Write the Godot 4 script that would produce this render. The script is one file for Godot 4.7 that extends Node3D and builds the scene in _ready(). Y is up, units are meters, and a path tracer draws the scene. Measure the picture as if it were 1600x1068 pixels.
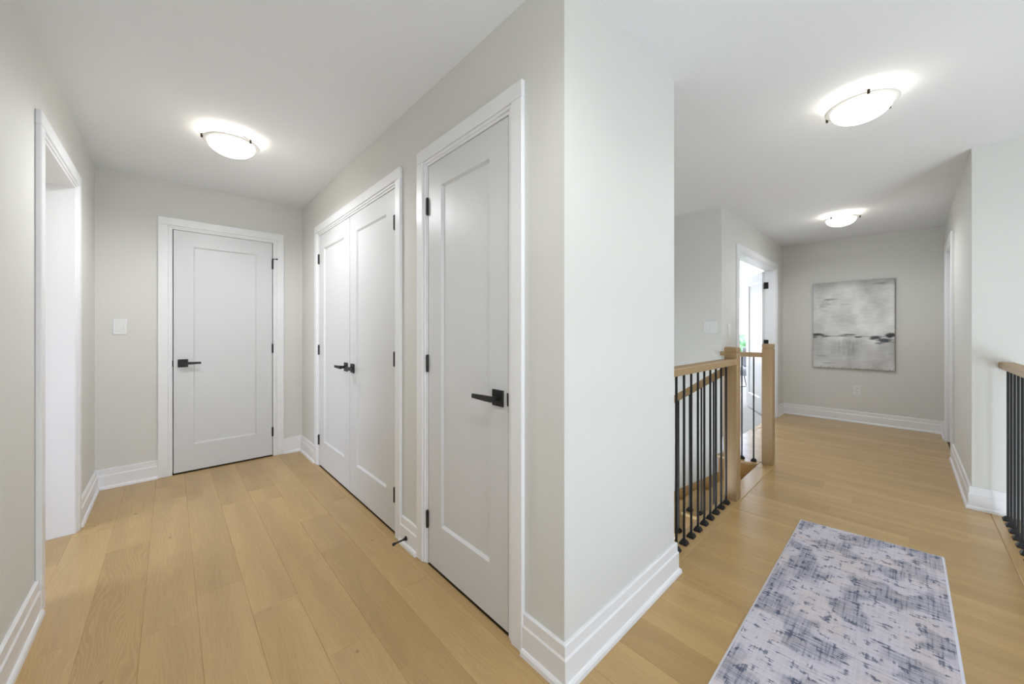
extends Node3D

# Upstairs hall of a new house: two corridors round a closet block, an open stairwell and a balcony over a great room.
# x runs along the right-hand corridor, -z along the left-hand one; the finished floor is y = 0.
const CEIL := 2.44
const IMG_W := 1600.0
const IMG_H := 1068.0
const FOCAL := 573.5          # pixels
const HORIZON := 517.2        # pixel row of eye level

var M := {}
var names := {}
var rng := RandomNumberGenerator.new()

# ------------------------------------------------------------------ naming
func numbered(called: String) -> String:
	if not names.has(called):
		names[called] = 0
		return called
	names[called] += 1
	return "%s_%03d" % [called, names[called]]

func tag(o: Node3D, label: String, category: String, group := "", kind := "") -> Node3D:
	o.set_meta("label", label)
	o.set_meta("category", category)
	if group != "":
		o.set_meta("group", group)
	if kind != "":
		o.set_meta("kind", kind)
	return o

func thing(called: String, label: String, category: String, at := Vector3.ZERO, turn := 0.0, group := "", kind := "") -> Node3D:
	var o := Node3D.new()
	o.name = numbered(called)
	add_child(o, true)
	o.position = at
	o.rotation.y = turn
	tag(o, label, category, group, kind)
	return o

func part(called: String, st: SurfaceTool, m: Material, parent: Node3D, at := Vector3.ZERO) -> MeshInstance3D:
	var o := MeshInstance3D.new()
	o.name = called if parent != self else numbered(called)
	o.mesh = st.commit()
	o.material_override = m
	parent.add_child(o, true)
	o.position = at
	return o

func put(called: String, mesh: Mesh, m: Material, parent: Node3D, at := Vector3.ZERO, turn := Vector3.ZERO) -> MeshInstance3D:
	var o := MeshInstance3D.new()
	o.name = called
	o.mesh = mesh
	o.material_override = m
	parent.add_child(o, true)
	o.position = at
	o.rotation = turn
	return o

func struct(called: String, st: SurfaceTool, m: Material, label: String, category: String) -> MeshInstance3D:
	var o := part(called, st, m, self)
	tag(o, label, category, "", "structure")
	return o

# ------------------------------------------------------------------ mesh helpers
func mb() -> SurfaceTool:
	var st := SurfaceTool.new()
	st.begin(Mesh.PRIMITIVE_TRIANGLES)
	return st

func tri(st: SurfaceTool, a: Vector3, b: Vector3, c: Vector3, n: Vector3, ua := Vector2.ZERO, ub := Vector2.ZERO, uc := Vector2.ZERO) -> void:
	if (b - a).cross(c - a).dot(n) > 0.0:
		var t := b
		b = c
		c = t
		var u := ub
		ub = uc
		uc = u
	for k in 3:
		st.set_normal(n)
		st.set_uv([ua, ub, uc][k])
		st.add_vertex([a, b, c][k])

func quad(st: SurfaceTool, a: Vector3, b: Vector3, c: Vector3, d: Vector3, n: Vector3, u := []) -> void:
	if u.is_empty():
		u = [Vector2.ZERO, Vector2.ZERO, Vector2.ZERO, Vector2.ZERO]
	tri(st, a, b, c, n, u[0], u[1], u[2])
	tri(st, a, c, d, n, u[0], u[2], u[3])

func wood_uv(p: Vector3, axis: int, grain: int) -> Vector2:
	var o := []
	for k in 3:
		if k != axis and k != grain:
			o.append(k)
	if axis == grain:
		return Vector2(p[o[0]] / 0.68 + 0.1, p[o[1]] / 0.68)
	return Vector2(p[o[0]] / 0.68 + 0.37 * axis, p[grain] / 2.4 + 0.13 * axis)

# a box with chamfered edges (c = 0: plain); grain is the axis the wood runs along
func box(st: SurfaceTool, a: Vector3, b: Vector3, c := 0.0, grain := 1) -> void:
	var lo := Vector3(minf(a.x, b.x), minf(a.y, b.y), minf(a.z, b.z))
	var hi := Vector3(maxf(a.x, b.x), maxf(a.y, b.y), maxf(a.z, b.z))
	var at := func(i: int, s: int, j: int, sj: int, k: int, sk: int) -> Vector3:
		var v := Vector3.ZERO
		v[i] = hi[i] if s > 0 else lo[i]
		v[j] = hi[j] - c if sj > 0 else lo[j] + c
		v[k] = hi[k] - c if sk > 0 else lo[k] + c
		return v
	for i in 3:
		var j := (i + 1) % 3
		var k := (i + 2) % 3
		for s in [-1, 1]:
			var n := Vector3.ZERO
			n[i] = s
			var q := [at.call(i, s, j, -1, k, -1), at.call(i, s, j, 1, k, -1), at.call(i, s, j, 1, k, 1), at.call(i, s, j, -1, k, 1)]
			var u := []
			for v in q:
				u.append(wood_uv(v, i, grain))
			quad(st, q[0], q[1], q[2], q[3], n, u)
			if c > 0.0:
				for t in [-1, 1]:
					var m := Vector3.ZERO
					m[i] = s
					m[j] = t
					var e := [at.call(i, s, j, t, k, -1), at.call(i, s, j, t, k, 1), at.call(j, t, k, 1, i, s), at.call(j, t, k, -1, i, s)]
					u = []
					for v in e:
						u.append(wood_uv(v, i, grain))
					quad(st, e[0], e[1], e[2], e[3], m.normalized(), u)
	if c > 0.0:
		for sx in [-1, 1]:
			for sy in [-1, 1]:
				for sz in [-1, 1]:
					var p0: Vector3 = at.call(0, sx, 1, sy, 2, sz)
					tri(st, p0, at.call(1, sy, 2, sz, 0, sx), at.call(2, sz, 0, sx, 1, sy), Vector3(sx, sy, sz).normalized(), wood_uv(p0, 0, grain), wood_uv(p0, 0, grain), wood_uv(p0, 0, grain))

func boxes(list: Array, c := 0.0) -> SurfaceTool:
	var st := mb()
	for b in list:
		box(st, Vector3(b[0], b[2], b[4]), Vector3(b[1], b[3], b[5]), c)
	return st

# a moulding: profile of (out, up) pairs swept along a floor path of (x, z) with mitred corners; out is to the right of travel
func moulding(path: Array, profile: Array) -> SurfaceTool:
	var st := mb()
	var rows := []
	for i in path.size():
		var p: Vector2 = path[i]
		var n0 := Vector2.ZERO
		var n1 := Vector2.ZERO
		if i > 0:
			var d: Vector2 = (p - path[i - 1]).normalized()
			n0 = Vector2(-d.y, d.x)
		if i < path.size() - 1:
			var d: Vector2 = (path[i + 1] - p).normalized()
			n1 = Vector2(-d.y, d.x)
		var off := n0 + n1
		var row := []
		for q in profile:
			var w: Vector2 = p + off * q.x
			row.append(Vector3(w.x, q.y, w.y))
		rows.append(row)
	for i in path.size() - 1:
		var d: Vector2 = (path[i + 1] - path[i]).normalized()
		var out := Vector3(-d.y, 0, d.x)
		for k in profile.size() - 1:
			var e: Vector2 = profile[k + 1] - profile[k]
			var n := (out * -e.y + Vector3.UP * e.x).normalized()
			quad(st, rows[i][k], rows[i + 1][k], rows[i + 1][k + 1], rows[i][k + 1], n)
	for end in [0, path.size() - 1]:
		var d: Vector2 = (path[1] - path[0]).normalized() if end == 0 else (path[end] - path[end - 1]).normalized()
		var n := Vector3(d.x, 0, d.y) * (-1.0 if end == 0 else 1.0)
		var base := Vector3(path[end].x, 0, path[end].y)
		for k in profile.size() - 1:
			tri(st, base, rows[end][k], rows[end][k + 1], n)
	return st

# a round body: profile of (radius, height) pairs turned about y, smooth
func lathe(st: SurfaceTool, profile: Array, sides := 32, at := Vector3.ZERO) -> void:
	var norms := []
	for k in profile.size():
		var a: Vector2 = profile[maxi(k - 1, 0)]
		var b: Vector2 = profile[mini(k + 1, profile.size() - 1)]
		var e := (b - a).normalized()
		norms.append(Vector2(-e.y, e.x))
	for s in sides:
		var a0 := TAU * s / sides
		var a1 := TAU * (s + 1) / sides
		for k in profile.size() - 1:
			var v := []
			for pick in [[k, a0], [k, a1], [k + 1, a1], [k + 1, a0]]:
				var q: Vector2 = profile[pick[0]]
				var n: Vector2 = norms[pick[0]]
				var c := Vector3(cos(pick[1]), 0, sin(pick[1]))
				v.append([at + c * q.x + Vector3.UP * q.y, (c * n.x + Vector3.UP * n.y).normalized()])
			for order in [[0, 1, 2], [0, 2, 3]]:
				var p0: Vector3 = v[order[0]][0]
				var p1: Vector3 = v[order[1]][0]
				var p2: Vector3 = v[order[2]][0]
				if (p1 - p0).cross(p2 - p0).length() < 1e-12:
					continue
				var o: Array = order.duplicate()
				if (p1 - p0).cross(p2 - p0).dot(v[order[0]][1] + v[order[1]][1] + v[order[2]][1]) > 0.0:
					o = [order[0], order[2], order[1]]
				for w in o:
					st.set_normal(v[w][1])
					st.set_uv(Vector2.ZERO)
					st.add_vertex(v[w][0])

# a capped round bar from p to q
func bar(st: SurfaceTool, p: Vector3, q: Vector3, r0: float, r1 := -1.0, sides := 12) -> void:
	if r1 < 0.0:
		r1 = r0
	var d := (q - p).normalized()
	var x := d.cross(Vector3.UP if absf(d.y) < 0.9 else Vector3.RIGHT).normalized()
	var y := d.cross(x).normalized()
	for s in sides:
		var c0 := x * cos(TAU * s / sides) + y * sin(TAU * s / sides)
		var c1 := x * cos(TAU * (s + 1) / sides) + y * sin(TAU * (s + 1) / sides)
		quad(st, p + c0 * r0, p + c1 * r0, q + c1 * r1, q + c0 * r1, ((c0 + c1) * 0.5).normalized())
		tri(st, p, p + c0 * r0, p + c1 * r0, -d)
		tri(st, q, q + c0 * r1, q + c1 * r1, d)

# a bar of rectangular section along a slanted line in a plane of constant x
func slanted(st: SurfaceTool, x0: float, x1: float, z0: float, y0: float, z1: float, y1: float, depth: float) -> void:
	var u0 := y0 / 2.4
	var len := Vector2(z1 - z0, y1 - y0).length()
	var n := Vector3(0, z1 - z0, -(y1 - y0)).normalized()
	if n.y < 0.0:
		n = -n
	var a := Vector3(0, y0, z0)
	var b := Vector3(0, y1, z1)
	var dn := Vector3(0, -depth, 0)
	var X0 := Vector3(x0, 0, 0)
	var X1 := Vector3(x1, 0, 0)
	var w := (x1 - x0) / 0.68
	var v := len / 2.4
	var h := depth / 0.68
	quad(st, a + X0, a + X1, b + X1, b + X0, n, [Vector2(0, u0), Vector2(w, u0), Vector2(w, u0 + v), Vector2(0, u0 + v)])
	quad(st, a + X0 + dn, a + X1 + dn, b + X1 + dn, b + X0 + dn, -n, [Vector2(0, u0), Vector2(w, u0), Vector2(w, u0 + v), Vector2(0, u0 + v)])
	for s in [X0, X1]:
		quad(st, a + s, b + s, b + s + dn, a + s + dn, Vector3(-1 if s == X0 else 1, 0, 0), [Vector2(0.3, u0), Vector2(0.3, u0 + v), Vector2(0.3 + h, u0 + v), Vector2(0.3 + h, u0)])
	var f := Vector3(0, 0, -1) if z1 > z0 else Vector3(0, 0, 1)
	quad(st, a + X0, a + X1, a + X1 + dn, a + X0 + dn, f)
	quad(st, b + X0, b + X1, b + X1 + dn, b + X0 + dn, -f)

# ------------------------------------------------------------------ textures
func noise_bytes(w: int, h: int, freq: float, seed_: int, octaves: int, to_w: int, to_h: int) -> PackedByteArray:
	var f := FastNoiseLite.new()
	f.seed = seed_
	f.frequency = freq
	f.fractal_octaves = octaves
	f.noise_type = FastNoiseLite.TYPE_SIMPLEX_SMOOTH
	var im := f.get_image(w, h)
	if im.get_format() != Image.FORMAT_L8:
		im.convert(Image.FORMAT_L8)
	if to_w != w or to_h != h:
		im.resize(to_w, to_h, Image.INTERPOLATE_CUBIC)
	return im.get_data()

# four boards side by side (each a quarter of the width, 0.17 m) and 2.4 m long
func oak_texture() -> ImageTexture:
	var w := 1024
	var h := 1536
	var warp := noise_bytes(64, 40, 0.06, 11, 3, w, h)
	var broad := noise_bytes(32, 12, 0.12, 5, 2, w, h)
	var fibre := noise_bytes(1024, 64, 0.22, 21, 3, w, h)
	var pores := noise_bytes(1024, 256, 0.6, 31, 1, w, h)
	var out := PackedByteArray()
	out.resize(w * h * 3)
	var at := 0
	var o := 0
	var knots := [[0.62, 0.22, 0.011], [0.38, 0.71, 0.008], [0.12, 0.47, 0.009]]
	for y in h:
		var t := float(y) / h
		for x in w:
			var lane := x >> 8
			var a := float(x & 255) / 256.0 - 0.5
			var wv := warp[at] / 255.0
			var p := 0.0
			var amp := 0.0
			if lane == 0:
				p = a * 9.0 + wv * 5.0
				amp = 0.35
			elif lane == 1:
				p = a * 15.0 + wv * 7.0 + 0.35 * sin(t * 31.0)
				amp = 1.0
			elif lane == 2:
				p = 26.0 * a * a - 7.0 * absf(t - 0.5) + wv * 3.0
				amp = 0.45
			else:
				p = a * 6.0 + wv * 3.0
				amp = 0.22
			var ring := 0.5 + 0.5 * sin(TAU * p)
			ring = ring * ring
			var v := 1.0 + 0.05 * amp * (ring - 0.45) + 0.085 * (fibre[at] / 255.0 - 0.5) + 0.05 * (pores[at] / 255.0 - 0.5) + 0.07 * (broad[at] / 255.0 - 0.5)
			var fx := float(x) / w
			for k in knots:
				var dd := Vector2((fx - k[0]) * 0.68, (t - k[1]) * 1.6).length()
				if dd < k[2]:
					v -= 0.22 * (1.0 - dd / k[2])
			out[o] = clampi(int(197.0 * v), 0, 255)
			out[o + 1] = clampi(int(163.0 * (v * 1.05 - 0.05)), 0, 255)
			out[o + 2] = clampi(int(111.0 * (v * 1.12 - 0.12)), 0, 255)
			o += 3
			at += 1
	return ImageTexture.create_from_image(Image.create_from_data(w, h, false, Image.FORMAT_RGB8, out))

func sstep(a: float, b: float, x: float) -> float:
	var t := clampf((x - a) / (b - a), 0.0, 1.0)
	return t * t * (3.0 - 2.0 * t)

func rug_texture() -> ImageTexture:
	var w := 512
	var h := 1536
	var blot := noise_bytes(48, 144, 0.04, 3, 3, w, h)
	var cream := noise_bytes(32, 96, 0.07, 41, 2, w, h)
	var cross_ := noise_bytes(26, 1536, 0.12, 7, 3, w, h)
	var along := noise_bytes(512, 72, 0.09, 9, 3, w, h)
	var spot := noise_bytes(128, 384, 0.085, 77, 4, w, h)
	var fine := noise_bytes(512, 1536, 0.45, 13, 1, w, h)
	var out := PackedByteArray()
	out.resize(w * h * 3)
	for i in w * h:
		var b := blot[i] / 255.0
		var c := cross_[i] / 255.0
		var l := along[i] / 255.0
		var s := spot[i] / 255.0
		var f := fine[i] / 255.0
		var m := sstep(0.44, 0.64, b)
		var tex := 0.45 * c + 0.25 * l + 0.30 * f
		var d := m * clampf(0.36 + 1.2 * (tex - 0.48), 0.0, 0.75) + (1.0 - m) * clampf(0.06 + 0.6 * (tex - 0.5), 0.0, 0.3)
		d += 0.45 * sstep(0.62, 0.76, c) * sstep(0.48, 0.66, s) * (0.4 + f)
		d += 0.30 * sstep(0.62, 0.78, l) * sstep(0.50, 0.66, b) * (0.4 + f)
		d += 0.65 * sstep(0.64, 0.74, s) * sstep(0.40, 0.52, 0.5 * l + 0.5 * c)
		d = clampf(d + 0.10 * (f - 0.5), 0.0, 1.0)
		var w0 := 0.7 * sstep(0.45, 0.75, cream[i] / 255.0)
		var r := lerpf(lerpf(223.0, 230.0, w0), 94.0, d)
		var g := lerpf(lerpf(217.0, 218.0, w0), 99.0, d)
		var bl := lerpf(lerpf(226.0, 217.0, w0), 121.0, d)
		out[i * 3] = clampi(int(r), 0, 255)
		out[i * 3 + 1] = clampi(int(g), 0, 255)
		out[i * 3 + 2] = clampi(int(bl), 0, 255)
	return ImageTexture.create_from_image(Image.create_from_data(w, h, false, Image.FORMAT_RGB8, out))

# the canvas: pale washes over a low horizon of dark strokes
func painting_texture() -> ImageTexture:
	var w := 400
	var h := 580
	var wash := noise_bytes(20, 22, 0.11, 15, 3, w, h)
	var brush := noise_bytes(60, 290, 0.1, 17, 3, w, h)
	var drip := noise_bytes(200, 40, 0.12, 19, 2, w, h)
	var grit := noise_bytes(w, h, 0.2, 23, 3, w, h)
	# dark strokes: centre u, v, half width, half height, darkness, blue
	var strokes := [
		[0.06, 0.612, 0.075, 0.016, 0.85, 0.0], [0.02, 0.642, 0.02, 0.008, 0.6, 0.0], [0.19, 0.632, 0.045, 0.009, 0.9, 0.1], [0.46, 0.611, 0.095, 0.009, 0.6, 0.0],
		[0.585, 0.636, 0.035, 0.006, 0.85, 0.1], [0.79, 0.640, 0.06, 0.017, 0.85, 0.5], [0.88, 0.668, 0.085, 0.018, 0.8, 0.6], [0.96, 0.612, 0.055, 0.022, 0.95, 0.3],
		[0.84, 0.702, 0.045, 0.006, 0.5, 0.5], [0.22, 0.193, 0.06, 0.008, 0.35, 0.0], [0.42, 0.262, 0.055, 0.003, 0.4, 0.0], [0.16, 0.25, 0.06, 0.045, 0.12, 0.0],
		[0.85, 0.042, 0.07, 0.012, 0.25, 0.0], [0.21, 0.946, 0.07, 0.002, 0.5, 0.0], [0.08, 0.86, 0.08, 0.006, 0.15, 0.0],
	]
	var out := PackedByteArray()
	out.resize(w * h * 3)
	var i := 0
	for y in h:
		var v := float(y) / h
		for x in w:
			var u := float(x) / w
			var n := wash[i] / 255.0
			var b := brush[i] / 255.0
			var g := grit[i] / 255.0
			var lum := 217.0 + 46.0 * (n - 0.5) + 16.0 * (b - 0.5) + 10.0 * (g - 0.5)
			lum += 16.0 * sstep(0.1, 0.4, v) * (1.0 - sstep(0.55, 0.62, v))
			var green := 0.0
			if v > 0.64:
				var st := sstep(0.64, 0.70, v) * (1.0 - sstep(0.8, 0.9, v)) * (1.0 - sstep(0.1, 0.26, absf(u - 0.42)))
				lum -= 26.0 * st * (0.5 + drip[i] / 255.0)
				green = st * 3.0
				lum += 12.0 * sstep(0.85, 1.0, n)
			lum -= 30.0 * (1.0 - sstep(0.0, 0.09, v)) * (0.4 + b)
			lum -= 34.0 * sstep(0.975, 1.0, v) * sstep(0.35, 0.6, drip[i] / 255.0)
			lum -= 20.0 * sstep(0.97, 1.0, u)
			var dark := 0.0
			var blue := 0.0
			dark = 0.55 * (1.0 - sstep(0.001, 0.004, absf(v - 0.628 - 0.004 * (b - 0.5)))) * sstep(0.25, 0.5, n + 0.2)
			for s in strokes:
				var q := Vector2((u - s[0]) / s[2], (v - s[1]) / s[3] + 1.4 * (b - 0.5)).length() * 0.82 + 1.3 * (g - 0.5) + 0.9 * (b - 0.5)
				var k: float = s[4] * (1.0 - sstep(0.55, 1.05, q))
				if k > dark:
					dark = k
					blue = s[5]
			lum = lerpf(lum, 58.0, dark)
			var red := lum - 9.0 * blue * dark - green
			out[i * 3] = clampi(int(red + 1.0 * (1.0 - dark)), 0, 255)
			out[i * 3 + 1] = clampi(int(lum + 1.0), 0, 255)
			out[i * 3 + 2] = clampi(int(lum - 1.0 + 14.0 * blue * dark), 0, 255)
			i += 1
	return ImageTexture.create_from_image(Image.create_from_data(w, h, false, Image.FORMAT_RGB8, out))

# ------------------------------------------------------------------ materials
func paint(r: int, g: int, b: int, rough := 0.6, spec := 0.5) -> StandardMaterial3D:
	var m := StandardMaterial3D.new()
	m.albedo_color = Color8(r, g, b)
	m.roughness = rough
	m.metallic_specular = spec
	return m

func oak(tex: Texture2D, tint: Color, rough: float) -> StandardMaterial3D:
	var m := StandardMaterial3D.new()
	m.albedo_texture = tex
	m.albedo_color = tint
	m.roughness = rough
	return m

func make_materials() -> void:
	M.wall = paint(228, 227, 221, 0.7)
	M.ceiling = paint(246, 247, 248, 0.9)
	M.trim = paint(246, 246, 247, 0.32)
	M.door = paint(225, 226, 226, 0.34)
	M.plate = paint(240, 240, 240, 0.35)
	M.black = paint(26, 26, 27, 0.45)
	M.iron = paint(25, 25, 27, 0.6)
	M.bronze = paint(70, 62, 50, 0.35)
	M.bronze.metallic = 0.8
	M.fascia = paint(230, 229, 226, 0.6)
	M.carpet = paint(205, 203, 200, 0.95)
	M.subfloor = paint(92, 74, 52, 0.9)
	M.lower = paint(196, 168, 128, 0.5)
	M.grey_cloth = paint(150, 152, 158, 0.9)
	M.binding = paint(226, 225, 232, 0.9)
	M.canvas_edge = paint(140, 134, 124, 0.8)
	M.leaf = paint(96, 150, 70, 0.7)
	M.leaf.backlight = Color(0.3, 0.5, 0.15)
	M.bark = paint(96, 78, 60, 0.9)
	M.lawn = paint(96, 128, 70, 0.95)
	var glass := StandardMaterial3D.new()
	glass.transparency = BaseMaterial3D.TRANSPARENCY_ALPHA
	glass.albedo_color = Color(1, 1, 1, 0.06)
	glass.roughness = 0.02
	M.glass = glass
	var shade := paint(250, 248, 242, 0.35)
	shade.emission_enabled = true
	shade.emission = Color(1.0, 0.985, 0.95)
	shade.emission_energy_multiplier = 1.5
	M.shade = shade
	M.rim_glass = paint(238, 236, 232, 0.2)
	var tex := oak_texture()
	M.plank = []
	for k in 7:
		var v: float = [1.0, 0.965, 1.01, 0.945, 0.985, 1.0, 0.97][k]
		var warm: float = [0.0, 0.01, -0.01, 0.015, -0.015, 0.005, 0.0][k]
		M.plank.append(oak(tex, Color(v, v * (1.0 - 0.3 * warm), v * (1.0 - warm)), 0.26))
	M.oak_rail = oak(tex, Color(0.85, 0.85, 0.90), 0.5)
	M.oak_stair = oak(tex, Color(1.0, 1.0, 0.98), 0.6)
	M.oak_skirt = oak(tex, Color(0.98, 0.90, 0.78), 0.5)
	var rug := StandardMaterial3D.new()
	rug.albedo_texture = rug_texture()
	rug.roughness = 0.95
	rug.rim_enabled = true
	rug.rim = 0.2
	M.rug = rug
	var art := StandardMaterial3D.new()
	art.albedo_texture = painting_texture()
	art.roughness = 0.8
	M.art = art

# ------------------------------------------------------------------ doors
# local axes: x along the wall as one faces it, y up, z out of the wall towards the viewer; origin at the floor in the middle of the opening
func door_leaf(st: SurfaceTool, x0: float, x1: float, y0: float, y1: float, zf: float, thick: float, stile: float) -> void:
	# frame of stiles and rails, front and back, with the recess left open for the panel
	var top := y1 - 0.125
	var low := y0 + 0.222
	for side in [1, -1]:
		var z := zf if side > 0 else zf - thick
		var n := Vector3(0, 0, side)
		quad(st, Vector3(x0, y0, z), Vector3(x0 + stile, y0, z), Vector3(x0 + stile, y1, z), Vector3(x0, y1, z), n)
		quad(st, Vector3(x1 - stile, y0, z), Vector3(x1, y0, z), Vector3(x1, y1, z), Vector3(x1 - stile, y1, z), n)
		quad(st, Vector3(x0 + stile, y0, z), Vector3(x1 - stile, y0, z), Vector3(x1 - stile, low, z), Vector3(x0 + stile, low, z), n)
		quad(st, Vector3(x0 + stile, top, z), Vector3(x1 - stile, top, z), Vector3(x1 - stile, y1, z), Vector3(x0 + stile, y1, z), n)
	var zb := zf - thick
	quad(st, Vector3(x0, y0, zf), Vector3(x0, y1, zf), Vector3(x0, y1, zb), Vector3(x0, y0, zb), Vector3.LEFT)
	quad(st, Vector3(x1, y0, zf), Vector3(x1, y1, zf), Vector3(x1, y1, zb), Vector3(x1, y0, zb), Vector3.RIGHT)
	quad(st, Vector3(x0, y1, zf), Vector3(x1, y1, zf), Vector3(x1, y1, zb), Vector3(x0, y1, zb), Vector3.UP)
	quad(st, Vector3(x0, y0, zf), Vector3(x1, y0, zf), Vector3(x1, y0, zb), Vector3(x0, y0, zb), Vector3.DOWN)

func door_panel(st: SurfaceTool, x0: float, x1: float, y0: float, y1: float, zf: float, thick: float, stile: float) -> void:
	var a := Vector2(x0 + stile, y0 + 0.222)
	var b := Vector2(x1 - stile, y1 - 0.125)
	var g := 0.011
	for side in [1, -1]:
		var z := zf if side > 0 else zf - thick
		var zr: float = z - side * 0.011
		var o := [Vector3(a.x, a.y, z), Vector3(b.x, a.y, z), Vector3(b.x, b.y, z), Vector3(a.x, b.y, z)]
		var i := [Vector3(a.x + g, a.y + g, zr), Vector3(b.x - g, a.y + g, zr), Vector3(b.x - g, b.y - g, zr), Vector3(a.x + g, b.y - g, zr)]
		quad(st, i[0], i[1], i[2], i[3], Vector3(0, 0, side))
		var ns := [Vector3(0, 1, side), Vector3(-1, 0, side), Vector3(0, -1, side), Vector3(1, 0, side)]
		for k in 4:
			quad(st, o[k], o[(k + 1) % 4], i[(k + 1) % 4], i[k], ns[k].normalized())

func add_leaf(parent: Node3D, x0: float, x1: float, h: float, zf: float, stile := 0.125) -> MeshInstance3D:
	var st := mb()
	door_leaf(st, x0, x1, 0.012, h, zf, 0.036, stile)
	var leaf := part("door_leaf", st, M.door, parent)
	var pn := mb()
	door_panel(pn, x0, x1, 0.012, h, zf, 0.036, stile)
	part("panel", pn, M.door, leaf)
	return leaf

# lever set on a square rose; s = +1 points the lever to +x
func add_handle(parent: Node3D, x: float, z: float, s: float) -> void:
	var h := Node3D.new()
	h.name = "door_handle"
	parent.add_child(h, true)
	h.position = Vector3(x, 0.93, z)
	var r := mb()
	box(r, Vector3(-0.033, -0.033, 0), Vector3(0.033, 0.033, 0.008), 0.0015)
	part("rose", r, M.black, h)
	var l := mb()
	bar(l, Vector3(0, 0, 0.006), Vector3(0, 0, 0.044), 0.011, 0.010, 16)
	# flat lever, a little thinner towards its tip
	var pts := [[-0.012, 0.0115, 0.038, 0.052], [0.03, 0.011, 0.039, 0.052], [0.115, 0.0085, 0.042, 0.051]]
	for k in 2:
		var a = pts[k]
		var b = pts[k + 1]
		var q := func(p, sy, zz) -> Vector3: return Vector3(s * p[0], sy * p[1], p[zz])
		quad(l, q.call(a, -1, 3), q.call(b, -1, 3), q.call(b, 1, 3), q.call(a, 1, 3), Vector3(0, 0, 1))
		quad(l, q.call(a, -1, 2), q.call(b, -1, 2), q.call(b, 1, 2), q.call(a, 1, 2), Vector3(0, 0, -1))
		quad(l, q.call(a, 1, 2), q.call(b, 1, 2), q.call(b, 1, 3), q.call(a, 1, 3), Vector3.UP)
		quad(l, q.call(a, -1, 2), q.call(b, -1, 2), q.call(b, -1, 3), q.call(a, -1, 3), Vector3.DOWN)
	for e in [[pts[0], -s], [pts[2], s]]:
		var p = e[0]
		quad(l, Vector3(s * p[0], -p[1], p[2]), Vector3(s * p[0], p[1], p[2]), Vector3(s * p[0], p[1], p[3]), Vector3(s * p[0], -p[1], p[3]), Vector3(e[1], 0, 0))
	part("lever", l, M.black, h)

func add_hinges(parent: Node3D, x: float, z: float) -> void:
	for y in [1.842, 1.035, 0.234]:
		var st := mb()
		bar(st, Vector3(0, -0.041, 0), Vector3(0, 0.041, 0), 0.0075, -1.0, 12)
		bar(st, Vector3(0, 0.041, 0), Vector3(0, 0.045, 0), 0.005, -1.0, 12)
		bar(st, Vector3(0, -0.045, 0), Vector3(0, -0.041, 0), 0.005, -1.0, 12)
		part("hinge", st, M.black, parent, Vector3(x, y, z))

# jamb lining and the boards round the opening; w = leaf opening width, h = its height, depth = wall thickness
func add_frame(parent: Node3D, w: float, h: float, depth: float, back := false) -> void:
	var hw := w * 0.5
	for s in [-1.0, 1.0]:
		var j := mb()
		box(j, Vector3(s * (hw + 0.003), 0, -depth), Vector3(s * (hw + 0.022), h + 0.022, 0.005), 0.0015)
		part("jamb", j, M.trim, parent)
		for f in ([1.0, -1.0] if back else [1.0]):
			var c := mb()
			var z0 := 0.0 if f > 0.0 else -depth
			box(c, Vector3(s * (hw + 0.016), 0, z0), Vector3(s * (hw + 0.030), h + 0.0165, z0 + f * 0.012), 0.002)
			box(c, Vector3(s * (hw + 0.030), 0, z0), Vector3(s * (hw + 0.092), h + 0.0305, z0 + f * 0.019), 0.003)
			part("casing", c, M.trim, parent)
	var hd := mb()
	box(hd, Vector3(-hw - 0.003, h + 0.003, -depth), Vector3(hw + 0.003, h + 0.022, 0.005), 0.0015)
	part("jamb", hd, M.trim, parent)
	for f in ([1.0, -1.0] if back else [1.0]):
		var c := mb()
		var z0 := 0.0 if f > 0.0 else -depth
		box(c, Vector3(-hw - 0.030, h + 0.016, z0), Vector3(hw + 0.030, h + 0.030, z0 + f * 0.012), 0.002)
		box(c, Vector3(-hw - 0.092, h + 0.030, z0), Vector3(hw + 0.092, h + 0.095, z0 + f * 0.019), 0.003)
		part("casing", c, M.trim, parent)

func add_strike(parent: Node3D, x: float, z: float) -> void:
	var st := mb()
	box(st, Vector3(x - 0.004, 0.905, z - 0.01), Vector3(x + 0.004, 0.957, z + 0.0035), 0.001)
	part("strike_plate", st, M.black, parent)

# ------------------------------------------------------------------ railings
var post_mesh := {}
func add_baluster(parent: Node3D, at: Vector3, height: float) -> void:
	var key := snappedf(height, 0.001)
	if not post_mesh.has(key):
		var st := mb()
		box(st, Vector3(-0.0053, 0, -0.0053), Vector3(0.0053, key, 0.0053), 0.001)
		post_mesh[key] = st.commit()
	if not post_mesh.has("shoe"):
		var s := mb()
		# square shoe with a sloping shoulder
		var b := 0.021
		var t := 0.0115
		box(s, Vector3(-b, 0, -b), Vector3(b, 0.012, b), 0.003)
		for k in 4:
			var c := Vector3(cos(TAU * k / 4), 0, sin(TAU * k / 4))
			var e := Vector3(-c.z, 0, c.x)
			quad(s, c * 0.019 - e * 0.019 + Vector3(0, 0.011, 0), c * 0.019 + e * 0.019 + Vector3(0, 0.011, 0), (c + e) * t + Vector3(0, 0.026, 0), (c - e) * t + Vector3(0, 0.026, 0), (c + Vector3.UP * 0.6).normalized())
		quad(s, Vector3(-t, 0.026, -t), Vector3(t, 0.026, -t), Vector3(t, 0.026, t), Vector3(-t, 0.026, t), Vector3.UP)
		post_mesh["shoe"] = s.commit()
	var p := put("baluster", post_mesh[key], M.iron, parent, at)
	put("shoe", post_mesh["shoe"], M.iron, p)

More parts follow.
